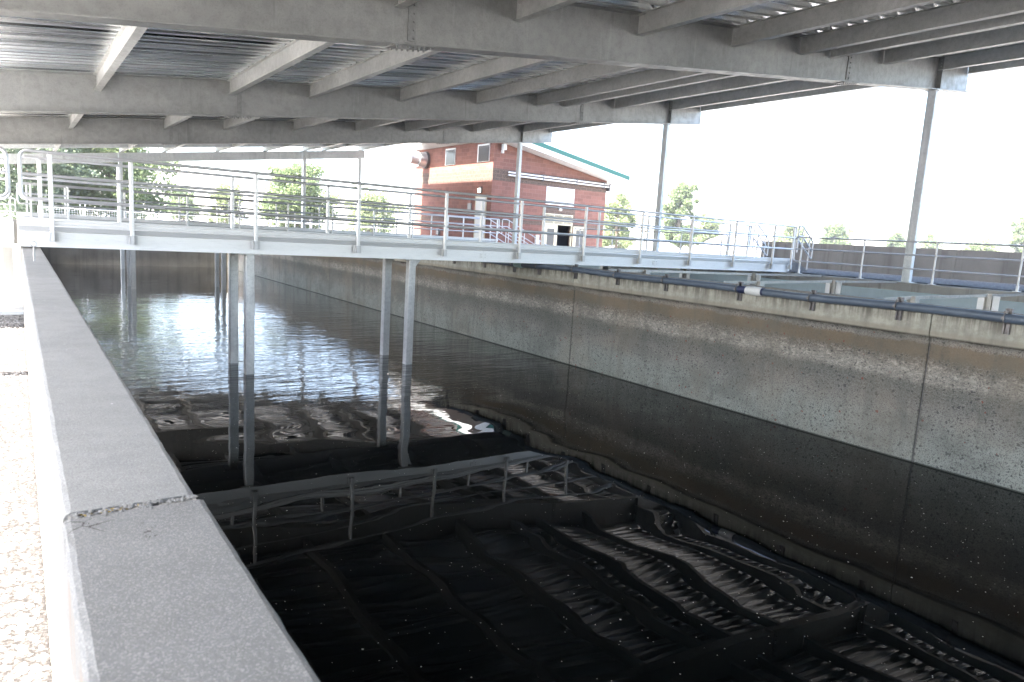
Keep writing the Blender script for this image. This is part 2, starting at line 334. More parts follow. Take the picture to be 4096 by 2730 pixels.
def _joint():
    m = MT('weathered_joint_filler', rough=.95); a = m.noise(60, 4, .7); b = m.noise(18, 3, .6)
    c = m.ramp(a, [(.3, (.13, .125, .115)), (.7, (.27, .265, .25))]); m.col(m.mix(m.rng(b, .58, .66), c, (.34, .25, .06))); m.bump(a, 1, .01); return m.m
M['joint'] = _joint()
M['lichen'] = MT('yellow_lichen', (.55, .38, .05), .95).m
M['flake'] = MT('pale_flake', (.6, .58, .52), .8).m

WZ = -2.64; GZ = -1.72; LT = -.57; RT = -.55
# ------------------------------------------------------------------ ground, water, hills
X0, X1, Y0, Y1 = .12, 24.3, -30.0, 41.2
g = MB(); B = 900
def quad(mb, x0, y0, x1, y1, z, nx=1, ny=1):
    for i in range(nx):
        for j in range(ny):
            a, b = x0 + (x1 - x0) * i / nx, x0 + (x1 - x0) * (i + 1) / nx; c, d = y0 + (y1 - y0) * j / ny, y0 + (y1 - y0) * (j + 1) / ny
            mb.add([(a, c, z), (b, c, z), (b, d, z), (a, d, z)], [(0, 1, 2, 3)])
quad(g, -B, -B, X0, B, GZ); quad(g, X0, -B, X1, Y0, GZ); quad(g, X0, Y1, X1, B, GZ); quad(g, X1, -B, B, B, GZ)
tag(g.build('gravel_ground', M['gravel']), kind='structure')
wtr = MB(); quad(wtr, .1, -30, 24, 41.3, WZ); tag(wtr.build('water', M['water']), kind='structure')
h = MB(); n = 90; rows = []
for j, (rad, k) in enumerate(((420, 0), (560, .55), (700, 1.0), (860, .8))):
    rows.append([(rad * math.sin(a), rad * math.cos(a), GZ - .3 + k * (34 + 12 * math.sin(a * 3.1 + 1) + 9 * math.sin(a * 7.3 + 2) + 4 * math.sin(a * 17))) for a in [(-1.3 + 3.2 * i / n) for i in range(n + 1)]])
h.v = [p for r in rows for p in r]
for j in range(3):
    for i in range(n): a = j * (n + 1) + i; h.f.append((a, a + 1, a + n + 2, a + n + 1)); h.m.append(0); h.sm.append(True)
tag(h.build('hills', M['hill']), kind='structure')

# ------------------------------------------------------------------ basin walls
def coping_prof(x0, x1, zt, zb, c=.014):
    return [(x0, zb), (x1, zb), (x1, zt - c), (x1 - c * .35, zt - c * .3), (x1 - c, zt), (x0 + c, zt), (x0 + c * .35, zt - c * .3), (x0, zt - c)]
def rough_wall(mb, prof, y0, y1, step, amp):
    n = max(1, int((y1 - y0) / step)); k = len(prof); vs = []
    for i in range(n + 1):
        y = y0 + (y1 - y0) * i / n
        for q in prof: vs.append((q[0] + random.uniform(-amp, amp), y, q[1] + (random.uniform(-amp, amp) if q[1] > -1.3 else 0)))
    fs = [(i * k + j, i * k + (j + 1) % k, (i + 1) * k + (j + 1) % k, (i + 1) * k + j) for i in range(n) for j in range(k)]
    fs += [tuple(range(k))[::-1], tuple(range(n * k, n * k + k))]; mb.add(vs, fs)
lw = thing('basin_wall', (.17, 5, GZ), 'low near concrete wall with a cracked joint, running away beside the sunlit gravel', 'wall')
a = MB(); rough_wall(a, coping_prof(.052, .288, LT, -3.0), 1.50, 41.0, .05, .0011); a.build('wall_section', M['coping'], lw)
a = MB(); rough_wall(a, coping_prof(.049, .300, LT - .002, -3.0), -14, 1.472, .05, .0013); tag(a.build('wall_section', M['coping_near'], lw), 'coarser nearest wall section')
a = MB(); N_ = 40
for i in range(N_):
    x = .06 + .222 * i / N_; hgt = -.002 - .006 * random.random() - (.035 if i in (7, 8, 9, 24, 25, 26, 27) else 0)
    a.box(x, 1.470, -3.0, x + .222 / N_ + .0005, 1.500 + random.uniform(-.004, .004), LT + hgt)
a.build('joint_filler', M['joint'], lw)
a = MB()
for cx, cy, r in ((.116, 1.489, .006), (.123, 1.486, .008), (.130, 1.488, .006), (.178, 1.490, .003)):
    pts = [(cx + r * (1 + .3 * random.random()) * math.cos(t * .7), cy + r * .6 * math.sin(t * .7), LT - .004) for t in range(9)]
    a.add(pts + [(cx, cy, LT + .001)], [(i, (i + 1) % 9, 9) for i in range(9)])
a.build('lichen', M['lichen'], lw)
# eye bolt standing on the wall top
a = MB(); a.tube([(.150, 9.27, LT - .01), (.150, 9.27, LT + .10)], .010); a.tube([(.150, 9.27, LT + .10), (.150, 9.27, LT + .16)], .006)
a.tube([(.150 + .028 * math.cos(t), 9.27, LT + .187 + .028 * math.sin(t)) for t in [2 * math.pi * i / 14 - math.pi / 2 for i in range(15)]], .0055)
tag(a.build('eye_bolt', M['bolt']), 'small steel eye bolt standing upright in the wall top just before the footbridge', 'bolt')

rw = thing('basin_wall', (9.7, 10, WZ), 'long stained concrete wall of the basin carrying the blue pipe, with brown and white bands', 'wall')
def seg(y0, y1):
    a = MB(); pr = [(9.60, -3.1), (9.88, -3.1), (9.88, RT), (9.565, RT), (9.55, RT - .012), (9.548, -.925), (9.556, -.945), (9.585, -.965), (9.60, -1.0)]
    a.prism([(p[0], p[1]) for p in pr], (0, y0 + .008, 0), (0, y1 - .008, 0), (1, 0, 0), (0, 0, 1)); return a.build('wall_section', M['basin'], rw)
for y0, y1 in ((-30, -3.1), (-3.1, 4.1), (4.1, 11.2), (11.2, 18.3), (18.3, 25.4), (25.4, 32.5), (32.5, 41.0)): seg(y0, y1)
a = MB()
for y in (4.1, 11.2, 18.3, 25.4, 32.5): a.box(9.615, y - .0075, -3.05, 9.87, y + .0075, RT - .015)
a.build('joint_filler', M['darksteel'], rw)
a = MB(); a.box(-.1, 41.0, -3.1, 24.2, 41.3, LT); tag(a.build('basin_wall', M['far_wall']), 'dark damp concrete end wall across the far end of the water', 'wall')
cw = MB(); cw.prism([(18.40, -3.1), (18.75, -3.1), (18.75, RT - .004), (18.42, RT - .004), (18.40, RT - .03)], (0, -30, 0), (0, 41.0, 0), (1, 0, 0), (0, 0, 1))
tag(cw.build('channel_wall', M['conc_light']), 'streaked concrete wall under the railing, on the far side of the blue panels', 'wall')
gw = MB(); gz = -.535
nx, ny = 40, 300
for i in range(nx + 1):
    for j in range(ny + 1): gw.v.append((18.74 + (24.15 - 18.74) * i / nx, -12 + (30.2 + 12 - .0) * j / ny * .78, gz + .035 * min(1, i / 4) + random.uniform(0, .02)))
for i in range(nx):
    for j in range(ny): q = i * (ny + 1) + j; gw.f.append((q, q + ny + 1, q + ny + 2, q + 1)); gw.m.append(0); gw.sm.append(False)
tag(gw.build('gravel_walkway', M['gravel_dk']), kind='structure')
a = MB(); a.box(18.76, -12, -2.2, 24.2, 20.7, -.56); tag(a.build('walkway_base', M['conc_dark']), kind='structure')
pp = thing('parapet_wall', (24.2, 5, -.55), 'weathered concrete parapet behind the gravel walk and its railing', 'wall')
ys = [-30, -4.9, -1.2, 2.5, 6.2, 9.9, 13.6, 17.0]
for y0, y1 in zip(ys, ys[1:]):
    a = MB(); a.box(24.12, y0 + .004, GZ, 24.4, y1 - .004, .44); a.build('wall_section', M['conc_dark'], pp)

# ------------------------------------------------------------------ canopy
SL = .126; sl = Vector((1, 0, SL)).normalized()
canopy = thing('canopy', (18.7, 8.75, -.55), 'large galvanised steel canopy of girders, purlins and corrugated deck over the basin', 'canopy')
def zb(x): return 1.862 + SL * x      # girder underside
def zp(x): return 2.32 + SL * x       # purlin underside
def ibeam(d, bf, tf_, tw):
    h_ = bf / 2; t = tw / 2
    return [(-h_, 0), (h_, 0), (h_, tf_), (t, tf_ + .002), (t, d - tf_ - .002), (h_, d - tf_), (h_, d), (-h_, d), (-h_, d - tf_), (-t, d - tf_ - .002), (-t, tf_ + .002), (-h_, tf_)]
def bolts_on(mb, pts, ax, r=.016, L=.03):
    for p in pts:
        p = Vector(p); mb.tube([p, p + Vector(ax) * L], r, 6)
GD = .80
girders = {}
for gy, xe in ((-8.75, 20.3), (0, 20.3), (8.75, 20.39), (17.5, 20.39), (26.25, 20.45)):
    a = MB(); cuts = [-2.2, 4.35, 14.75, xe]
    for xa, xb in zip(cuts, cuts[1:]):
        a.prism(ibeam(GD, .27, .020, .016), (xa + .004, gy, zb(xa)), (xb - .004, gy, zb(xb)), (0, 1, 0), (0, 0, 1))
    go = a.build('girder', M['girder'], canopy); girders[gy] = go
    for xs in (4.35, 14.75):
        p = MB()
        for s_ in (-1, 1):
            y = gy + s_ * .012; p.box(xs - .055, min(y, y + s_ * .012), zb(xs) + .06, xs + .055, max(y, y + s_ * .012), zb(xs) + GD - .12)
            bolts_on(p, [(xs + dx, y + s_ * .012, zb(xs) + .10 + k * .105) for k in range(6) for dx in ((.03,) if s_ < 0 else (.03,))], (0, s_, 0), .017, .022)
        tfm = lambda x, y, z: (x, y, z + SL * (x - xs))
        p.box(xs - .30, gy - .13, zb(xs) - .016, xs + .30, gy + .13, zb(xs) - .001, tfm)
        bolts_on(p, [(xs - .24 + k * .08, gy + dy, zb(xs) - .016 + SL * (-.24 + k * .08)) for k in range(7) for dy in (-.09, .09)], (0, 0, -1), .015, .028)
        p.build('splice_plate', M['splice'], go)
    if gy > 0:
        p = MB()
        for s_ in (-1, 1): p.box(18.70, min(gy + s_ * .010, gy + s_ * .13), zb(18.7) + .022, 18.715, max(gy + s_ * .010, gy + s_ * .13), zb(18.7) + GD - .022)
        p.build('stiffener', M['girder'], go)
PXS = [-1.9, 1.50, 4.15, 6.02, 8.45, 10.83, 12.94, 14.02, 16.13, 18.72, 20.33]
def purlin_mesh(L, d=.335):
    a = MB(); a.prism(ibeam(d, .125, .011, .008), (0, .02, 0), (0, L - .02, 0), (1, 0, 0), (0, 0, 1))
    for y in (.075, L - .075):
        for s_ in (-1,): bolts_on(a, [(s_ * .004, y, .09 + k * .075) for k in range(3)], (s_, 0, 0), .013, .022)
    for y in (0.0, L - .16): a.box(-.012, y + .012, .012, -.004, y + .148, d - .03)
    for y in (.012, L - .152): a.box(-.075, y, d - .028, -.004, y + .14, d - .014)
    return a
bays = [(-8.75, 0), (0, 8.75), (8.75, 17.5), (17.5, 26.25)]  # rearmost bay, behind the camera, is unseen and added for shade
src = None
for (ya, yb) in bays:
    for x in PXS:
        loc = (x, ya + .008, zp(x))
        if src is None: src = purlin_mesh(yb - ya - .016).build('purlin', M['purlin'], canopy, loc)
        else: part_copy(src, canopy, loc)
src = None
for x in PXS[:9]:
    loc = (x, 26.26, zp(x))
    if src is None: src = purlin_mesh(12.35).build('purlin', M['purlin'], canopy, loc)
    else: part_copy(src, canopy, loc)
a = MB(); cs = PXS[:9]
for xa, xb in zip(cs, cs[1:]): a.box(xa + .07, 34.9, 0, xb - .07, 35.02, .335, lambda x, y, z: (x, y, z + zp(x) + .001))
a.build('tie_beam', M['column'], canopy)  # paler column steel puts the far glare into the beam's colour
a = MB()
for xa, xb in ((-2.2, 4.06), (4.24, 12.86), (13.04, 16.45)):
    a.prism(ibeam(.43, .18, .016, .012), (xa, 38.4, zp(xa) - .435), (xb, 38.4, zp(xb) - .435), (0, 1, 0), (0, 0, 1))
a.build('end_beam', M['column'], canopy)  # pale column steel stands in for veiling glare on this beam
def column(x, y, z0, z1, wx=.14, wy=.20):
    a = MB(); a.prism([(-wx / 2 + .01, -wy / 2), (wx / 2 - .01, -wy / 2), (wx / 2, -wy / 2 + .01), (wx / 2, wy / 2), (-wx / 2, wy / 2), (-wx / 2, -wy / 2 + .01)], (x, y, z0), (x, y, z1), (1, 0, 0), (0, 1, 0))
    a.box(x - .17, y - .19, z0, x + .17, y + .19, z0 + .02); a.box(x - .14, y - .16, z1 - .018, x + .14, y + .16, z1 - .001)
    a.build('column', M['column'], canopy)
for gy in (8.75, 17.5, 26.25): column(18.66, gy, -.553, zb(18.62) - .002)
for gy in (-8.75, 0): column(18.66, gy, -.553, zb(18.62) - .002)
for gy in (-8.75, 0, 8.75, 17.5, 26.25): column(-1.8, gy, GZ, zb(-1.8) - .002)
for x in (-1.8, 4.15, 12.95, 16.13): column(x, 38.4, WZ - .2 if x > 0 else GZ, zp(x) - .437 if x in (-1.8, 16.13) else zp(x) - .01, .16, .24)
# corrugated deck, ribs run up the slope
def deck(x0, x1, y0, y1):
    a = MB(); p = .305; d = .076; y = y0; pr = []
    while y < y1 - .01:
        pr += [(y, 0), (y + .125, 0), (y + .165, d), (y + .265, d)]; y += p
    pr.append((min(y, y1), 0)); nseg = max(1, int((x1 - x0) / 6)); vs = []
    for k in range(nseg + 1):
        x = x0 + (x1 - x0) * k / nseg; vs += [(x, q[0], zp(x) + .337 + q[1]) for q in pr]
    m_ = len(pr); fs = [(k * m_ + i, k * m_ + i + 1, (k + 1) * m_ + i + 1, (k + 1) * m_ + i) for k in range(nseg) for i in range(m_ - 1)]
    a.add(vs, fs)
    vs2 = [(v[0], v[1], v[2] + .0015) for v in vs]; a.add(vs2, [f[::-1] for f in fs]); return a
deck(-2.05, 20.75, -9.0, 26.20).build('roof_deck', M['deck'], canopy)
deck(-2.05, 18.85, 26.245, 38.75).build('roof_deck', M['deck'], canopy)

# ------------------------------------------------------------------ footbridges
RZ = (.80, .475, .14)
def loop_end(mb, x, sgn, y, xin, r=.024):
    """rounded end joining the top and bottom rails"""
    mb.tube(fillet([(xin, y, RZ[0]), (x, y, RZ[0]), (x, y, RZ[2]), (xin, y, RZ[2])], .11), r, 10)
def post_mesh():
    a = MB(); c = .009; w_ = .028
    prof = [(-w_ + c, -w_), (w_ - c, -w_), (w_, -w_ + c), (w_, w_ - c), (w_ - c, w_), (-w_ + c, w_), (-w_, w_ - c), (-w_, -w_ + c)]
    a.prism(prof, (0, 0, -.455), (0, 0, .775), (1, 0, 0), (0, 1, 0)); return a
def bracket_mesh():
    a = MB(); a.box(-.075, .030, -.46, .075, .038, -.325); a.box(-.034, -.032, -.46, .034, -.0285, -.325)
    a.box(-.034, -.032, -.46, -.0285, .030, -.325); a.box(.0285, -.032, -.46, .034, .030, -.325)
    bolts_on(a, [(x, .030, z) for x in (-.056, .056) for z in (-.345, -.438)], (0, -1, 0), .011, .012)
    bolts_on(a, [(.012, -.032, z) for z in (-.345, -.438)], (0, -1, 0), .008, .008); return a
pm = None; bm_ = None
PSX = [.43 + 1.8275 * 0, 1.455, 3.30, 5.13, 6.96, 8.80, 10.62, 12.45, 14.28, 16.07, 17.84, 18.78]
def footbridge(y0, xs0, xs1, posts, label, piles, xpart=()):
    global pm, bm_
    y1 = y0 + 1.36
    t = thing('footbridge', ((xs0 + xs1) / 2, (y0 + y1) / 2, -.55), label, 'footbridge', None)
    for side, yw in ((-1, y0), (1, y1)):
        a = MB(); cuts = [xs0] + [c for c in (7.95, 13.1) if xs0 < c < xs1] + [xs1]
        for xa, xb in zip(cuts, cuts[1:]):
            s_ = side; pr = [(0, 0), (s_ * .07, 0), (s_ * .07, .008), (s_ * .012, .012), (s_ * .012, .222), (s_ * .020, .226), (s_ * .028, .232), (s_ * .028, .296), (0, .296)]
            if s_ < 0: pr = pr[::-1]
            a.prism([(q[0] * 1.0, q[1]) for q in pr], (xa + .002, yw, -.545), (xb - .002, yw, -.545), (0, 1, 0), (0, 0, 1))
        bo = a.build('side_beam', M['alum'], t)
        a = MB(); s_ = -side
        pr = [(0, 0), (s_ * .03, 0), (s_ * .03, .092), (s_ * .006, .092), (-s_ * .012, .082), (-s_ * .012, .070), (0, .066), (0, .045), (-s_ * .010, .040), (-s_ * .010, .026), (0, .022)]
        yb_ = yw + side * .045
        a.prism(pr if s_ > 0 else pr[::-1], (xs0, yb_, -.236), (xs1, yb_, -.236), (0, 1, 0), (0, 0, 1)); a.build('toe_board', M['alum'], t)
        a = MB(); yk = yw + side * .030; a.box(xs0, min(yk, yk + side * .003), -.312, xs1, max(yk, yk + side * .003), -.250); a.build('edge_strip', M['dullal'], t)
        yr = yw + side * .105
        for zi, zr in enumerate(RZ):
            a = MB()
            if zi == 0: loop_end(a, xs0 + .05, -1, yr, posts[0]); loop_end(a, xs1 - .02, 1, yr, posts[-1])
            a.tube([(posts[0] if zi != 1 else xs0 + .06, yr, zr), (posts[-1] if zi != 1 else xs1 - .03, yr, zr)], .024, 10)
            a.build('handrail', M['rail'], t)
        for x in (posts if side < 0 else [posts[0] - .09] + posts[1:]):
            if pm is None:
                po = post_mesh().build('rail_post', M['alum'], t, (x, yr, 0)); pm = po
                bo_ = bracket_mesh().build('bracket', M['brk'], po, (x, yr, 0)); bm_ = bo_
            else:
                po = part_copy(pm, t, (x, yr, 0)); bo_ = part_copy(bm_, po, (x, yr, 0))
                if side > 0: bo_.rotation_euler = (0, 0, math.pi)
        for c in (7.95, 13.1):
            if xs0 < c < xs1:
                p = MB(); yy = yw + side * .012; p.box(c - .085, min(yy, yy + side * .01), -.475, c + .085, max(yy, yy + side * .01), -.365)
                bolts_on(p, [(c + dx, yy + side * .01, z) for dx in (-.045, .045) for z in (-.45, -.39)], (0, side, 0), .014, .014)
                p.build('splice_plate', M['alum'], bo)
    a = MB(); y = y0 + .03
    while y < y1 - .03: a.box(xs0, y, -.30, xs1, y + .16, -.262); y += .18
    a.build('deck_plank', M['alum'], t)
    x = xs0 + .4
    while x < xs1: a = MB(); a.box(x, y0 + .001, -.50, x + .06, y1 - .001, -.31); a.build('cross_member', M['alum'], t); x += 1.6
    for px in piles:
        for py in (y0 + .07, y0 + 1.15):
            p = MB(); w_ = .075; c = .012
            p.prism([(-w_ + c, -w_), (w_ - c, -w_), (w_, -w_ + c), (w_, w_ - c), (w_ - c, w_), (-w_ + c, w_), (-w_, w_ - c), (-w_, -w_ + c)], (px, py, -3.2), (px, py, -.563), (1, 0, 0), (0, 1, 0))
            p.box(px - .16, py - .09, -.562, px + .16, py + .09, -.547)
            if px > 5: p.add([(px + w_, py - .006, -.563), (px + .20, py - .006, -.563), (px + w_, py - .006, -.72), (px + w_, py + .006, -.563), (px + .20, py + .006, -.563), (px + w_, py + .006, -.72)], [(0, 2, 1), (3, 4, 5), (0, 1, 4, 3), (1, 2, 5, 4), (2, 0, 3, 5)])
            p.build('pile', M['pile'], t)
    return t
b1 = footbridge(12.28, .03, 18.9, PSX, 'aluminium footbridge with three-bar handrails crossing the basin in the foreground', (3.24, 6.32))
b2 = footbridge(28.0, .03, 18.9, PSX, 'second, more distant aluminium footbridge seen through the rails of the near one', (3.36, 6.42))
# bearing beams of the near bridge
for xa, xb in ((12.2, 13.9), (15.1, 17.25)):
    a = MB(); a.box(xa, 12.9, -.685, xb, 13.0, -.564); a.box(xa, 13.2, -.685, xb, 13.3, -.564); a.box(xb - .6, 12.8, -.80, xb - .45, 13.4, -.686); a.build('bearing_beam', M['strut'], b1)
# landing left of the near wall
ld = thing('landing', (-1.2, 13, GZ), 'sunlit white landing on posts at the left edge, where the footbridge begins', 'landing')
a = MB(); a.box(-2.6, 15.0, -.56, -.03, 15.08, -.245); a.build('side_beam', M['alum'], ld); a = MB(); a.box(-2.6, 12.22, -.56, -.03, 12.30, -.245)
bolts_on(a, [(-.165, 12.22, -.40), (-.165, 12.22, -.46), (-.42, 12.22, -.40), (-.42, 12.22, -.46)], (0, -1, 0), .026, .012); a.build('side_beam', M['alum'], ld)
a = MB(); a.box(-2.6, 12.3, -.30, -.03, 15.0, -.25); a.box(-2.6, 12.24, -.243, -.03, 12.27, -.15); a.build('deck_plank', M['alum'], ld)
for y in (12.18, 15.12):
    a = MB(); a.tube(fillet([(-2.6, y, RZ[0]), (-.07, y, RZ[0]), (-.07, y, RZ[2]), (-2.6, y, RZ[2])], .12), .024, 10); a.tube([(-2.6, y, RZ[1]), (-.07, y, RZ[1])], .024, 10); a.build('handrail', M['rail'], ld)
    for x in (-.42, -2.2): part_copy(pm, ld, (x, y, 0))
    p = MB(); p.prism([(-.07, -.07), (.07, -.07), (.07, .07), (-.07, .07)], (-.13, 14.25 if y < 13 else 15.0, GZ + .03), (-.13, 14.25 if y < 13 else 15.0, -.305), (1, 0, 0), (0, 1, 0)); p.build('leg', M['white'], ld)
a = MB(); a.box(-2.6, 13.75, GZ - .1, .0515, 15.3, GZ + .05); tag(a.build('footing_slab', M['white']), 'rough concrete footing slab under the legs of the landing', 'slab')

# stairs at the bridge ends
def stair(y0, x0, label):
    t = thing('stair', (x0 + .6, y0 + .7, -.55), label, 'stairs')
    for y in (y0 - .02, y0 + 1.38):
        a = MB(); z0 = -.24
        a.add([(x0, y, z0), (x0 + .32, y, z0), (x0 + 1.02, y, -.53), (x0 + 1.02, y, -.58), (x0, y, -.56)], [(0, 1, 2, 3, 4)]); a.add([(p[0], y + .012, p[2]) for p in a.v[:5]], [(4, 3, 2, 1, 0)])
        a.add([(x0, y, z0), (x0 + .32, y, z0), (x0 + .32, y + .06, z0), (x0, y + .06, z0), (x0 + 1.02, y, -.53), (x0 + 1.02, y + .06, -.53)], [(0, 1, 2, 3), (1, 4, 5, 2)])
        a.build('stringer', M['darksteel'], t)
        a = MB(); yr = y - .07 if y < y0 + .5 else y + .08
        a.tube(fillet([(x0 + .12, yr, .05), (x0 + .12, yr, .84), (x0 + .30, yr, .84), (x0 + .92, yr, .40), (x0 + .92, yr, -.14), (x0 + .30, yr, .30), (x0 + .12, yr, .42)], .09), .022, 8)
        a.tube([(x0 + .14, yr, .54), (x0 + .32, yr, .54), (x0 + .90, yr, .12)], .022, 8)
        for x in (.34, .74): a.tube([(x0 + x, yr, -.45), (x0 + x, yr, .80 - max(0, x - .30) * .7)], .021, 8)
        a.build('handrail', M['rail'], t)
    a = MB(); a.box(x0 + .10, y0 + .0, -.30, x0 + .42, y0 + 1.36, -.26); a.box(x0 + .44, y0, -.44, x0 + .76, y0 + 1.36, -.40); a.build('tread', M['alum'], t)
    return t
stair(12.28, 18.92, 'short aluminium stair at the right end of the near footbridge, down to the gravel walk')
def long_stair(y0, x0, label):
    t = thing('stair', (x0 + 1, y0 + .7, GZ), label, 'stairs'); run = 2.9; drop = -1.15
    for y in (y0 - .12, y0 + 1.48):
        a = MB(); a.tube([(x0, y + .1, -.35), (x0 + run, y + .1, -.35 + drop)], .06, 4); a.build('stringer', M['alum'], t)
        a = MB()
        a.tube(fillet([(x0 + .05, y, .14), (x0 + .05, y, .82), (x0 + .35, y, .82), (x0 + run, y, .82 + drop), (x0 + run, y, .14 + drop), (x0 + .35, y, .14)], .08), .022, 8)
        a.tube([(x0 + .05, y, .48), (x0 + .35, y, .48), (x0 + run, y, .48 + drop)], .022, 8)
        for k in range(3): x = .45 + k * .95; a.tube([(x0 + x, y, -.4 + drop * x / run), (x0 + x, y, .85 + drop * (x - .35) / (run - .35))], .022, 8)
        a.build('handrail', M['rail'], t)
    a = MB()
    for k in range(6): a.box(x0 + .1 + k * .46, y0, -.35 + drop * (k + .5) / 6, x0 + .42 + k * .46, y0 + 1.36, -.31 + drop * (k + .5) / 6)
    a.build('tread', M['alum'], t)
long_stair(28.0, 19.0, 'aluminium stair with sloping rails descending in front of the brick building')

# ------------------------------------------------------------------ guard railings
def railing(p0, p1, n, label, zbase=-.55, H=1.04, r=.021, axis=1, foot=True, group=None):
    p0, p1 = Vector(p0), Vector(p1); t = thing('guard_railing', tuple((p0 + p1) / 2 + Vector((0, 0, zbase))), label, 'railing', group)
    Z = [zbase + H * k for k in (1.0, .68, .34)]; d = (p1 - p0); L = d.length; u = d.normalized()
    a = MB(); A_, B_ = p0 - u * .22, p1 + u * .22
    a.tube(fillet([tuple(p0) [:2] + (Z[2],), tuple(A_)[:2] + (Z[2],), tuple(A_)[:2] + (Z[0],), tuple(B_)[:2] + (Z[0],), tuple(B_)[:2] + (Z[2],), tuple(p1)[:2] + (Z[2],)], .10), r, 8)
    a.build('handrail', M['rail'], t)
    for z in Z[1:]:
        a = MB(); a.tube([tuple(p0)[:2] + (z,), tuple(p1)[:2] + (z,)], r * .9, 8)
        if z == Z[1]: a.tube([tuple(A_)[:2] + (z,), tuple(p0)[:2] + (z,)], r * .9, 8)
        a.build('mid_rail', M['rail'], t)
    srcp = None
    for k in range(n):
        q = p0 + d * k / (n - 1); loc = (q.x, q.y, zbase)
        if srcp is None:
            a = MB(); a.tube([(0, 0, 0), (0, 0, H - .01)], r * 1.1, 8); a.tube([(0, 0, .0), (0, 0, .13)], r * 1.6, 8); a.box(-.07, -.07, 0, .07, .07, .012); srcp = a.build('rail_post', M['alum'], t, loc)
        else: part_copy(srcp, t, loc)
    return t
railing((18.58, 11.75, 0), (18.58, -1.05, 0), 8, 'grey metal guard railing along the gravel walk in front of the concrete parapet')
railing((18.58, 14.6, 0), (18.58, 21.4, 0), 5, 'dark three-bar railing behind the near footbridge, ending by the brick building door')
railing((19.5, 43.2, 0), (3.0, 43.2, 0), 12, 'thin bright railing beyond the far end wall, left of the brick building', -.6, 1.07)
railing((13.4, 52.0, 0), (24.8, 52.0, 0), 9, 'farthest thin railing under the small trees left of the brick building', -1.0, 1.07)
railing((-.2, 46.5, 0), (-5.6, 46.5, 0), 4, 'thin railing at the far left beneath the big tree', -.6, 1.07)

# ------------------------------------------------------------------ pipe on the basin wall
pipe = thing('pipe', (9.49, 9, -.60), 'blue-grey plastic pipe clamped along the top of the stained basin wall', 'pipe')
yy = [-12 + k * .6 for k in range(88)]
def pz(y): return -.607 + .010 * math.sin(y * 1.7 + 1) - .006 * math.cos(y * .9)
a = MB(); a.tube([(9.472, y, pz(y)) for y in yy if y < 41], .056, 16); a.build('pipe_run', M['pvc'], pipe)
for y0_, y1_, c in ((6.58, 6.86, 'white'), (12.93, 13.24, 'grey')):
    a = MB(); ps = [(9.472, y0_ + (y1_ - y0_) * k / 8, pz(y0_)) for k in range(9)]; a.tube(ps, [.066, .072, .073, .071, .072, .070, .066, .066, .062], 16)
    tag(a.build('coupling', M['white_pvc'] if c == 'white' else M['panel_edge'], pipe), 'white pipe coupling' if c == 'white' else 'faded pipe coupling')
a = MB(); a.tube([(9.472, 6.87, pz(6.8)), (9.472, 7.0, pz(6.8))], .060, 16); a.build('collar', M['navy'], pipe); a = MB(); a.tube([(9.472, 6.54, pz(6.8)), (9.472, 6.575, pz(6.8))], .062, 16); a.build('collar', M['navy'], pipe)
def clamp_mesh():
    a = MB()
    for s_ in (-1, 1): a.box(-.022, s_ * .028 - .007, -.19, .022, s_ * .028 + .007, .115)
    a.box(.012, -.03, -.19, .022, .03, .115)
    a.tube([(-.055 + .064 * math.cos(t), .012, .0 + .064 * math.sin(t)) for t in [2 * math.pi * i / 14 for i in range(15)]], .008, 6); a.box(-.075, -.005, .055, -.035, .03, .085); a.box(-.135, .0, -.015, -.11, .03, .015); return a
src = None
for y in (-7.4, -5.3, -3.3, -1.3, .6, 2.1, 3.25, 4.5, 5.74, 7.02, 8.6, 9.85, 11.11, 12.37, 13.33, 14.61, 16.1, 17.6, 19.1, 20.7, 22.3, 24, 25.8, 27.6, 29.5):
    loc = (9.525, y, pz(y))
    if src is None: src = clamp_mesh().build('clamp', M['clampm'], pipe, loc)
    else: part_copy(src, pipe, loc)

# ------------------------------------------------------------------ baffle rows in the channel
def baffle_row(x, zt, posts, label, plates):
    t = thing('baffle_wall', (x, 8, WZ), label, 'baffle'); ps = sorted(posts)
    for i, (ya, yb) in enumerate(zip(ps, ps[1:])):
        a = MB(); a.mi = 0; a.box(x - .012, ya + .05, -2.9, x + .012, yb - .05, zt - .008); a.mi = 1; a.box(x - .0115, ya + .05, zt - .0075, x + .0115, yb - .05, zt); a.build('panel', [M['panel'], M['panel_edge']], t)
    for y in ps:
        a = MB(); a.prism([(-.07, -.06), (.07, -.06), (.07, -.05), (.006, -.05), (.006, .05), (.07, .05), (.07, .06), (-.07, .06), (-.07, .05), (-.006, .05), (-.006, -.05), (-.07, -.05)], (x, y, -3.0), (x, y, zt + .10), (1, 0, 0), (0, 1, 0)); a.build('post', M['strut'], t)
        if plates:
            for sy in (-1, 1):
                a = MB(); a.box(x - .040, y + sy * .125 - .055, -2.9, x - .018, y + sy * .125 + .055, zt + .07); a.build('cover_plate', M['alum'], t)
    return t
pA = [-9.9, -6.8, -3.7, -.6, 2.4, 5.44, 8.52, 10.6, 12.8, 15.1, 17.6, 20.6]; pB = [-10.1, -7, -3.9, -.8, 2.3, 5.11, 7.85, 10.72, 13.4, 16.2, 19.0, 21.8]
rB = baffle_row(11.2, -.635, pB, 'nearer row of blue-grey channel baffle panels just behind the pipe wall', False)
rA = baffle_row(14.9, -.625, pA, 'farther row of blue-grey channel baffle panels below the streaked wall', True)
src = None
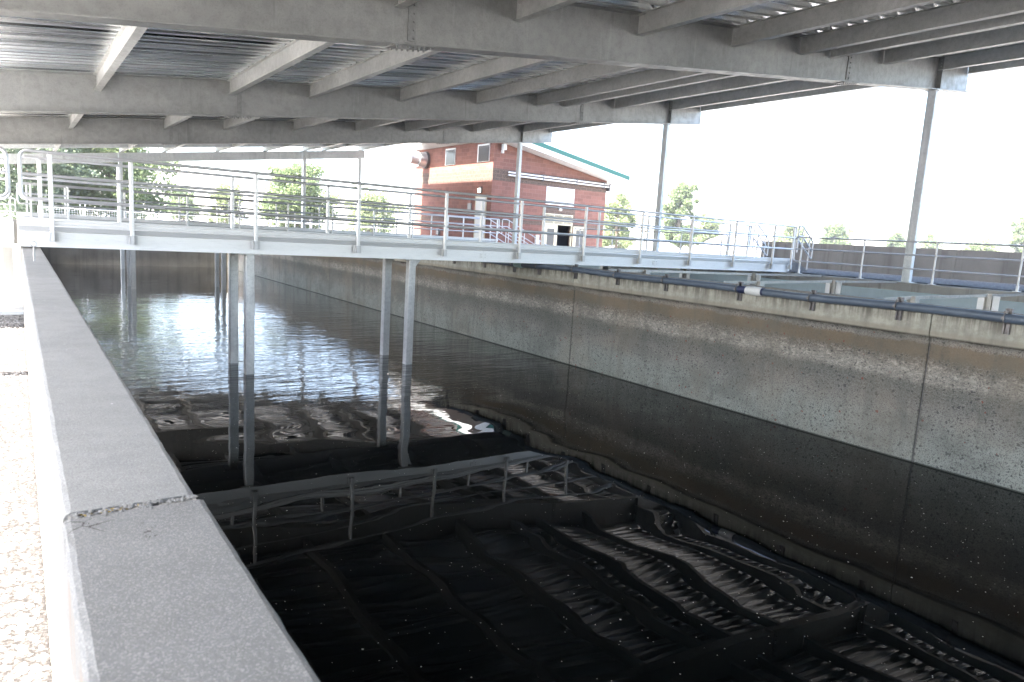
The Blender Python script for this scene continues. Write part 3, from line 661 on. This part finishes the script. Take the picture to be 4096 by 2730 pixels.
for k, (ya, yb) in enumerate(zip(pB[:9], pA[:9])):
    for (xa, y0_, xb, y1_) in ((9.9, ya - .2, 11.13, ya), (11.3, ya + .02, 14.8, yb), (15.0, yb, 18.38, yb + .32)):
        if ya > 11.5: continue
        a = MB(); a.prism([(0, -.025), (.03, -.025), (.03, -.020), (.005, -.020), (.005, .025), (0, .025)], (xa, y0_, -.555), (xb, y1_, -.555), (0, 1, 0), (0, 0, 1)); a.build('brace', M['strut'], rA)

# ------------------------------------------------------------------ brick building
bd = thing('brick_building', (24.4, 35, GZ), 'red block building with a green sloping roof and an open double door', 'building')
bx0, bx1, by0, by1 = 20.4, 28.45, 31.0, 39.7
def ztop(x): return 4.90 - .168 * (x - 20.4) + .02
# front wall with door opening (x 24..25.93, z<.83)
a = MB()
def fw(x0, x1, z0, z1=None):
    t0 = ztop(x0) if z1 is None else z1; t1 = ztop(x1) if z1 is None else z1
    a.add([(x0, by0, z0), (x1, by0, z0), (x1, by0, t1), (x0, by0, t0), (x0, by0 + .2, z0), (x1, by0 + .2, z0), (x1, by0 + .2, t1), (x0, by0 + .2, t0)], [(0, 1, 2, 3), (5, 4, 7, 6), (0, 4, 5, 1), (2, 6, 7, 3), (1, 5, 6, 2), (0, 3, 7, 4)])
fw(bx0, 23.97, GZ); fw(23.97, 26.04, 1.43); fw(26.04, bx1, GZ)
a.box(bx0, by0 + .2, GZ, bx0 + .2, by1, ztop(bx0)); a.box(bx1 - .2, by0 + .2, GZ, bx1, by1, ztop(bx1)); a.box(bx0 + .2, by1 - .2, GZ, bx1 - .2, by1, ztop(bx1))
a.build('wall', M['cmu'], bd)
a = MB(); a.box(23.5, 31.9, GZ, 26.5, 32.0, 1.6); a.box(23.97, by0 + .2, -1.32, 26.04, 31.9, -1.28); a.build('interior', M['black'], bd)
# roof
rf = MB(); xs = (19.5, 29.35); ya, yb = 30.1, 40.6
def rz(x): return ztop(x) - .0
def slab(mb, z0, z1, grow=0):
    p = [(xs[0] - grow, ya - grow), (xs[1] + grow, ya - grow), (xs[1] + grow, yb + grow), (xs[0] - grow, yb + grow)]
    mb.add([(x, y, rz(x) + z0) for x, y in p] + [(x, y, rz(x) + z1) for x, y in p], [(0, 3, 2, 1), (4, 5, 6, 7), (0, 1, 5, 4), (1, 2, 6, 5), (2, 3, 7, 6), (3, 0, 4, 7)])
slab(rf, .015, .27); rfo = rf.build('fascia', M['white'], bd)
rf = MB(); slab(rf, .274, .50, .03)
x = xs[0] + .3
ro = rf.build('roof', M['green'], bd)
# high window / panel
a = MB(); a.box(24.00, by0 - .03, 1.92, 26.02, by0 - .002, 2.88); wf = a.build('window', M['white'], bd)
a = MB(); a.box(24.06, by0 - .034, 1.98, 25.96, by0 - .031, 2.82); a.build('pane', M['obscured'], wf)
# louvre transom
a = MB(); a.box(23.97, by0 - .02, .83, 26.04, by0 + .10, .90); a.box(23.97, by0 - .02, 1.37, 26.04, by0 + .1, 1.43); a.box(23.97, by0 - .02, 1.09, 26.04, by0 + .1, 1.15)
for x in (23.97, 24.63, 25.31, 25.97): a.box(x, by0 - .016, .90, x + .07, by0 + .1, 1.37)
for z in (.93, .99, 1.05, 1.19, 1.25, 1.31): a.box(24.04, by0 + .0, z, 25.97, by0 + .05, z + .03)
a.build('louvre', M['cream'], bd)
a = MB(); a.box(23.97, by0 - .02, -1.3, 24.05, by0 + .1, .83); a.box(25.96, by0 - .02, -1.3, 26.04, by0 + .1, .83); a.build('door_frame', M['cream'], bd)
def leaf(x0, x1, y, label):
    a = MB(); wx0, wx1 = x0 + .22, x1 - .22
    a.box(x0, y, -1.28, wx0, y + .045, .82); a.box(wx1, y, -1.28, x1, y + .045, .82); a.box(wx0, y, .60, wx1, y + .045, .82); a.box(wx0, y, -1.28, wx1, y + .045, -.35)
    o = tag(a.build('door', M['cream'], bd), label); b = MB(); b.box(wx0, y + .015, -.35, wx1, y + .03, .60); b.build('pane', M['glass'], o); return o
leaf(24.05, 25.0, by0 + .03, 'closed cream door leaf'); o = leaf(26.06, 27.08, by0 - .10, 'open cream door leaf')
a = MB(); a.box(26.15, by0 - .16, .66, 26.55, by0 - .10, .74); a.build('closer', M['grey_box'], o)
for z in (3.37, 3.225):
    a = MB(); a.tube([(21.3, by0 - .14, z), (28.55, by0 - .14, z)], .042, 10); a.build('conduit', M['white_pvc'], bd)
a = MB()
for x in (21.9, 23.6, 26.0, 28.1): a.box(x, by0 - .19, 3.12, x + .05, by0 - .001, 3.46)
a.box(28.5, by0 - .2, 2.98, 28.6, by0 + .1, 3.44); a.build('conduit_bracket', M['darksteel'], bd)
a = MB(); a.box(20.80, by0 - .32, 4.46, 20.98, by0 - .1, 4.76); a.box(20.84, by0 - .18, 4.30, 20.92, by0 - .001, 4.46); a.build('camera_box', M['white'], bd)  # white camera/speaker box on the wall near the corner
a = MB(); a.box(24.96, by0 - .14, 1.62, 25.10, by0 - .001, 1.82); a.build('wall_lamp', M['white'], bd)
a = MB(); a.box(23.40, by0 - .12, -.30, 23.62, by0 - .001, .20); a.build('post_box', M['white'], bd)
# left (-x) face fittings
for ya_, yb_ in ((34.96, 35.94), (31.45, 32.46)):
    a = MB(); a.box(bx0 - .04, ya_ - .07, 3.86, bx0 - .002, yb_ + .07, 4.78); wf = a.build('window', M['white'], bd)
    a = MB(); a.box(bx0 - .044, ya_ - .06, 3.87, bx0 - .041, yb_ - .02, 4.70); a.build('pane', M['glass'], wf)
a = MB(); a.box(bx0 - .03, 31.42, -1.3, bx0 - .002, 32.54, 2.07); df = a.build('door_frame', M['cream'], bd)
a = MB(); a.box(bx0 - .036, 31.50, -1.28, bx0 - .031, 32.44, 2.0); tag(a.build('door', M['white'], bd), 'white side door')
a = MB(); a.box(bx0 - .10, 31.93, 2.24, bx0 - .001, 32.13, 2.56); wl = a.build('wall_lamp', M['darksteel'], bd)
a = MB(); a.box(bx0 - .16, 31.95, 2.26, bx0 - .101, 32.11, 2.46); a.build('lamp_glass', M['lit'], wl)
a = MB(); a.box(bx0 - .05, 32.92, 1.32, bx0 - .001, 33.28, 1.70); a.build('sign_plate', M['grey_box'], bd)
a = MB(); a.box(bx0 - .12, 36.3, -.10, bx0 - .001, 36.6, .25); a.tube([(bx0 - .06, 36.45, -.1), (bx0 - .06, 36.45, -.7)], .03); a.build('meter_box', M['grey_box'], bd)
vt = MB(); vt.tube([(bx0 - .001, 38.35, 4.28), (bx0 - .14, 38.35, 4.28)], .50, 28); vo = vt.build('vent_collar', M['darksteel'], bd)
vt = MB(); vt.tube([(bx0 - .141, 38.35, 4.28), (bx0 - .62, 38.35, 4.28)], .44, 28); vt.tube([(bx0 - .5, 38.35, 4.28), (bx0 - 1.15, 38.35, 4.28)], .33, 28); vt.build('vent_hood', M['rail'], bd)

# ------------------------------------------------------------------ trees
def tree(name, x, y, H, W, base, leafm, label, n=7000, seed=1, leaf=.28, group=None, tall=1.0):
    rnd = random.Random(seed); t = thing(name, (x, y, GZ), label, 'tree', group)
    tr = MB(); top = Vector((x, y, GZ + H * .8)); pts = [Vector((x, y, GZ - .1)), Vector((x + .1, y, GZ + base)), Vector((x - .1, y + .1, GZ + H * .5)), top]
    tr.tube(pts, [W * .045, W * .036, W * .02, .03], 8); cl = []
    for k in range(22):
        zz = GZ + base + (H - base) * (.05 + .9 * (k + .5) / 22); f = (zz - GZ - base) / (H - base)
        rad = W * .5 * (math.sin(math.pi * min(1, f * .9 + .12)) ** .6) * rnd.uniform(.55, 1.0) * tall; ang = k * 2.4 + rnd.random()
        c = Vector((x + rad * math.cos(ang) * .8, y + rad * math.sin(ang) * .8, zz + rnd.uniform(-.2, .4))); cl.append((c, W * rnd.uniform(.13, .22)))
        st = Vector((x, y, GZ + base * .7 + (zz - GZ - base) * .55)); tr.tube([st, st.lerp(c, .5) + Vector((0, 0, -.2)), c], [.09 * W / 6, .05 * W / 6, .015], 5)
    tr.build('trunk', M['bark'], t); cr = MB(); vs = []; fs = []
    for k in range(len(cl)):
        for q in range(2): c, r_ = cl[k]; cl.append((c + Vector((rnd.gauss(0, .6), rnd.gauss(0, .6), rnd.gauss(0, .45))) * r_ * 1.3, r_ * rnd.uniform(.45, .75)))
    tot = sum(r_ ** 2 for _, r_ in cl)
    for c, r_ in cl:
        for q in range(int(n * r_ ** 2 / tot)):
            d = Vector((rnd.gauss(0, 1), rnd.gauss(0, 1), rnd.gauss(0, 1))).normalized() * r_ * (rnd.random() ** .4) * rnd.uniform(.85, 1.25); p = c + Vector((d.x, d.y, d.z * .8))
            u = Vector((rnd.gauss(0, 1), rnd.gauss(0, 1), rnd.gauss(0, .6))).normalized(); v = u.cross(Vector((rnd.gauss(0, 1), rnd.gauss(0, 1), rnd.gauss(0, 1)))).normalized(); l = leaf * rnd.uniform(.6, 1.25)
            o = len(vs); vs += [p - u * l, p + v * l * .55, p + u * l, p - v * l * .55]; fs.append((o, o + 1, o + 2, o + 3))
    cr.add(vs, fs); cr.build('crown', leafm, t); return t
def P(u, Y): q = at(u, 900, Y); return q.x
TR = [ (130, 62, 9.6, 8.0, 1.0, 'leaf3', 'big dark broadleaf tree at the far left behind the bridge rails', 20000, .17),
       (450, 64, 8.6, 8.2, .8, 'leaf1', 'large sunlit tree right of the far left dark tree', 19000, .17),
       (735, 110, 5.8, 4.4, .9, 'leaf1', 'small pale tree in the gap above the parked cars', 5000, .18),
       (905, 90, 6.0, 4.0, .6, 'leaf2', 'yellowish small tree left of the canopy end columns', 5000, .18),
       (1185, 72, 7.6, 7.0, .8, 'leaf1', 'leafy round tree behind the canopy end columns', 18000, .18),
       (1480, 92, 6.3, 8.0, .6, 'leaf2', 'pale spreading tree just left of the brick building', 9000, .2),
       (2470, 70, 8.0, 5.0, .8, 'leaf2', 'pale tree right beside the brick building corner', 8000, .2),
       (2715, 72, 11.2, 5.6, .8, 'leaf1', 'tallest tree, upright, between the brick building and the right canopy columns', 14000, .22),
       (2830, 78, 7.2, 5.0, .5, 'leaf2', 'low bushy tree at the right foot of the tallest tree', 6000, .22),
       (3185, 80, 6.9, 7.5, .4, 'leaf2', 'yellow-green tree behind the short stair rails', 8000, .24),
       (3345, 78, 8.2, 6.0, .4, 'leaf1', 'rounded tree above the left part of the parapet', 8000, .24),
       (3590, 70, 6.9, 5.0, .4, 'leaf1', 'small bush-like tree left of the nearest right column', 6000, .22),
       (3730, 70, 7.0, 5.4, .4, 'leaf2', 'small bush-like tree right of the nearest right column', 6000, .22),
       (3930, 52, 5.8, 7.5, .2, 'leaf2', 'low wide tree above the right part of the parapet', 8000, .2),
       (4110, 46, 9.6, 5.0, .8, 'leaf1', 'taller thin tree at the right edge of the view', 8000, .2)]
for i, (u, Y, H, W, base, lf, lab, n_, ls) in enumerate(TR):
    tree('broadleaf_tree', P(u, Y), Y, H, W, base, M[lf], lab, n_, 20 + i, ls, 'trees beyond the basin')

# ------------------------------------------------------------------ gravel piles, fence, cars
def pile(u, Y, r, H, label, seed):
    rnd = random.Random(seed); a = MB(); x = P(u, Y); n, m_ = 28, 8; vs = []
    for j in range(m_ + 1):
        f = j / m_
        for i in range(n): ang = 2 * math.pi * i / n; rr = r * f * (1 + .10 * math.sin(ang * 3 + seed) + .05 * rnd.uniform(-1, 1)); vs.append((x + rr * math.cos(ang), Y + rr * math.sin(ang) * .8, GZ - .05 + H * (math.cos(f * math.pi) * .5 + .5) ** .8 + rnd.uniform(-.05, .05)))
    a.add(vs, [(j * n + i, j * n + (i + 1) % n, (j + 1) * n + (i + 1) % n, (j + 1) * n + i) for j in range(m_) for i in range(n)], True)
    tag(a.build('gravel_pile', M['pebble']), label, 'gravel pile', 'gravel piles')
pile(2640, 46, 6.0, 2.3, 'low white gravel pile nearest the brick building', 1); pile(2960, 42, 8.0, 3.4, 'largest white gravel pile behind the right end of the footbridge', 2)
pile(4040, 60, 9.0, 2.6, 'pale pile above the parapet at the right edge', 3); pile(270, 58, 2.4, 1.0, 'small white gravel pile before the chain-link fence', 4)
pile(560, 56, 2.6, .8, 'flatter pale gravel pile right of the small one at the fence', 5)
fx0, fx1, fY = P(150, 61), P(660, 61), 57.5
fe = thing('chain_link_fence', ((fx0 + fx1) / 2, fY, GZ), 'chain-link fence with thin posts under the big trees at left', 'fence'); src = None
k = 0; x = fx0
while x < fx1:
    loc = (x, fY, GZ)
    if src is None: a = MB(); a.tube([(0, 0, 0), (0, 0, 1.9)], .035, 6); src = a.build('fence_post', M['alum'], fe, loc)
    else: part_copy(src, fe, loc)
    x += 2.6
a = MB(); x = fx0
while x < fx1: a.tube([(x, fY, GZ + .05), (x, fY, GZ + 1.85)], .006, 3, False); x += .15
for z in [.1 + .15 * i for i in range(12)]: a.tube([(fx0, fY, GZ + z), (fx1, fY, GZ + z)], .006, 3, False)
a.tube([(fx0, fY, GZ + 1.87), (fx1, fY, GZ + 1.87)], .025, 5); a.build('wire_mesh', M['alum'], fe)
def car(u, Y, colr, label):
    x = P(u, Y); t = thing('parked_car', (x, Y, GZ), label, 'car', 'cars parked beyond the basin'); m = MT('car_paint', colr, .3, .3).m
    a = MB(); pr = [(-2.1, .35), (2.1, .35), (2.15, .75), (1.3, .92), (-1.2, .95), (-2.1, .85)]; a.prism(pr, (x, Y - .85, GZ), (x, Y + .85, GZ), (1, 0, 0), (0, 0, 1)); a.build('body', m, t)
    a = MB(); a.prism([(-1.3, .94), (1.15, .92), (.6, 1.42), (-.95, 1.42)], (x, Y - .72, GZ), (x, Y + .72, GZ), (1, 0, 0), (0, 0, 1)); a.build('cabin', M['glass'], t)
    for dx in (-1.3, 1.3):
        for dy in (-.88, .72): a = MB(); a.tube([(x + dx, Y + dy, GZ + .32), (x + dx, Y + dy + .18, GZ + .32)], .32, 14); a.build('wheel', M['black'], t)
for u, c, lab in ((745, (.05, .06, .07), 'dark parked car, leftmost of the row under the pale tree'), (790, (.6, .6, .6), 'white parked car second from the left of the row'), (830, (.05, .10, .18), 'blue parked car third from the left of the row'), (875, (.4, .42, .43), 'silver parked car, rightmost of the row')):
    car(u, 84, c, lab)
# small equipment frames seen between the bridges
def frame(u, Y, W_, H_, label):
    x = P(u, Y); t = thing('equipment_frame', (x, Y, -.6), label, 'frame')
    for dx in (0, W_ * .5, W_):
        a = MB(); a.tube([(x + dx, Y, GZ), (x + dx, Y, -.6 + H_)], .035, 6); a.build('upright', M['rail'], t)
    a = MB(); a.box(x - .2, Y - .3, -.62 + H_, x + W_ + .2, Y + .3, -.56 + H_); a.box(x, Y - .2, -.25 + H_ * .4, x + W_, Y + .2, -.2 + H_ * .4); a.build('shelf', M['darksteel'], t)
frame(868, 45, 1.5, 1.5, 'small metal equipment frame left of the leafy round tree'); frame(1110, 45, 2.2, 1.35, 'wider metal equipment frame in front of the leafy round tree')

# ------------------------------------------------------------------ loose stuff
rnd = random.Random(3); peb = MB()
def pebble(mb, x, y, z, r, rnd):
    a = rnd.random() * 6.28; sx, sy, sz = r * rnd.uniform(.8, 1.4), r * rnd.uniform(.6, 1.0), r * rnd.uniform(.35, .65); ca, sa = math.cos(a), math.sin(a); vs = []
    for (px, py, pz_) in ((1, 0, 0), (.4, .9, 0), (-.5, .8, .1), (-1, 0, 0), (-.4, -.9, 0), (.5, -.8, .1), (.35, .3, .9), (-.4, .2, 1), (0, -.45, .85)):
        X, Y = px * sx, py * sy; vs.append((x + X * ca - Y * sa, y + X * sa + Y * ca, z + pz_ * sz + sz * .1))
    mb.add(vs, [(0, 1, 6), (1, 2, 7, 6), (2, 3, 7), (3, 4, 8, 7), (4, 5, 8), (5, 0, 6, 8), (6, 7, 8)], True)
quad(peb, -2.4, .5, .045, 12.6, GZ + .004); peb.m = [1] * len(peb.m)
for k in range(17000):
    y = 1.2 + 12.5 * rnd.random() ** 1.5; x = .03 - (1.0 + .06 * y) * rnd.random(); pebble(peb, x, y, GZ, rnd.uniform(.010, .026), rnd)
frag = MB()
for k in range(150):
    pebble(frag, rnd.uniform(.06, .285), 1.486 + rnd.gauss(0, .012), LT - .0015, rnd.uniform(.0015, .006), rnd)
frag.build('mortar_crumbs', M['coping'], lw)
tag(peb.build('pebbles', [M['pebble'], M['shaded_bed']]), 'loose pale pebbles covering the ground left of the near wall', 'pebbles', kind='stuff')
fl = MB()
for k in range(2200):
    y = rnd.uniform(1.5, 14); x = rnd.uniform(.5, 9.3); r = rnd.uniform(.002, .0055) * (1.8 if rnd.random() < .05 else 1); a0 = rnd.random() * 6
    fl.add([(x + r * math.cos(a0 + i * 1.25) * rnd.uniform(.6, 1.2), y + r * math.sin(a0 + i * 1.25), WZ + .003) for i in range(5)], [(0, 1, 2, 3, 4)])
tag(fl.build('floating_specks', M['flake']), 'tiny pale specks floating on the dark water', 'debris', kind='stuff')

# ------------------------------------------------------------------ added glare veil
hz = MB(); hz.box(-330, -60, -4.2, 330, 330, 60)
hm = D.materials.new('glare_veil'); hm.use_nodes = True; hn = hm.node_tree; hn.nodes.remove(hn.nodes["Principled BSDF"])
pv = hn.nodes.new("ShaderNodeVolumePrincipled"); pv.inputs["Color"].default_value = (.93, .95, 1, 1); pv.inputs["Density"].default_value = VEIL; pv.inputs["Anisotropy"].default_value = .3
hn.links.new(pv.outputs[0], hn.nodes["Material Output"].inputs["Volume"])
tag(hz.build('veil_volume', hm), kind='stuff')  # thin scattering volume added to stand in for veiling glare
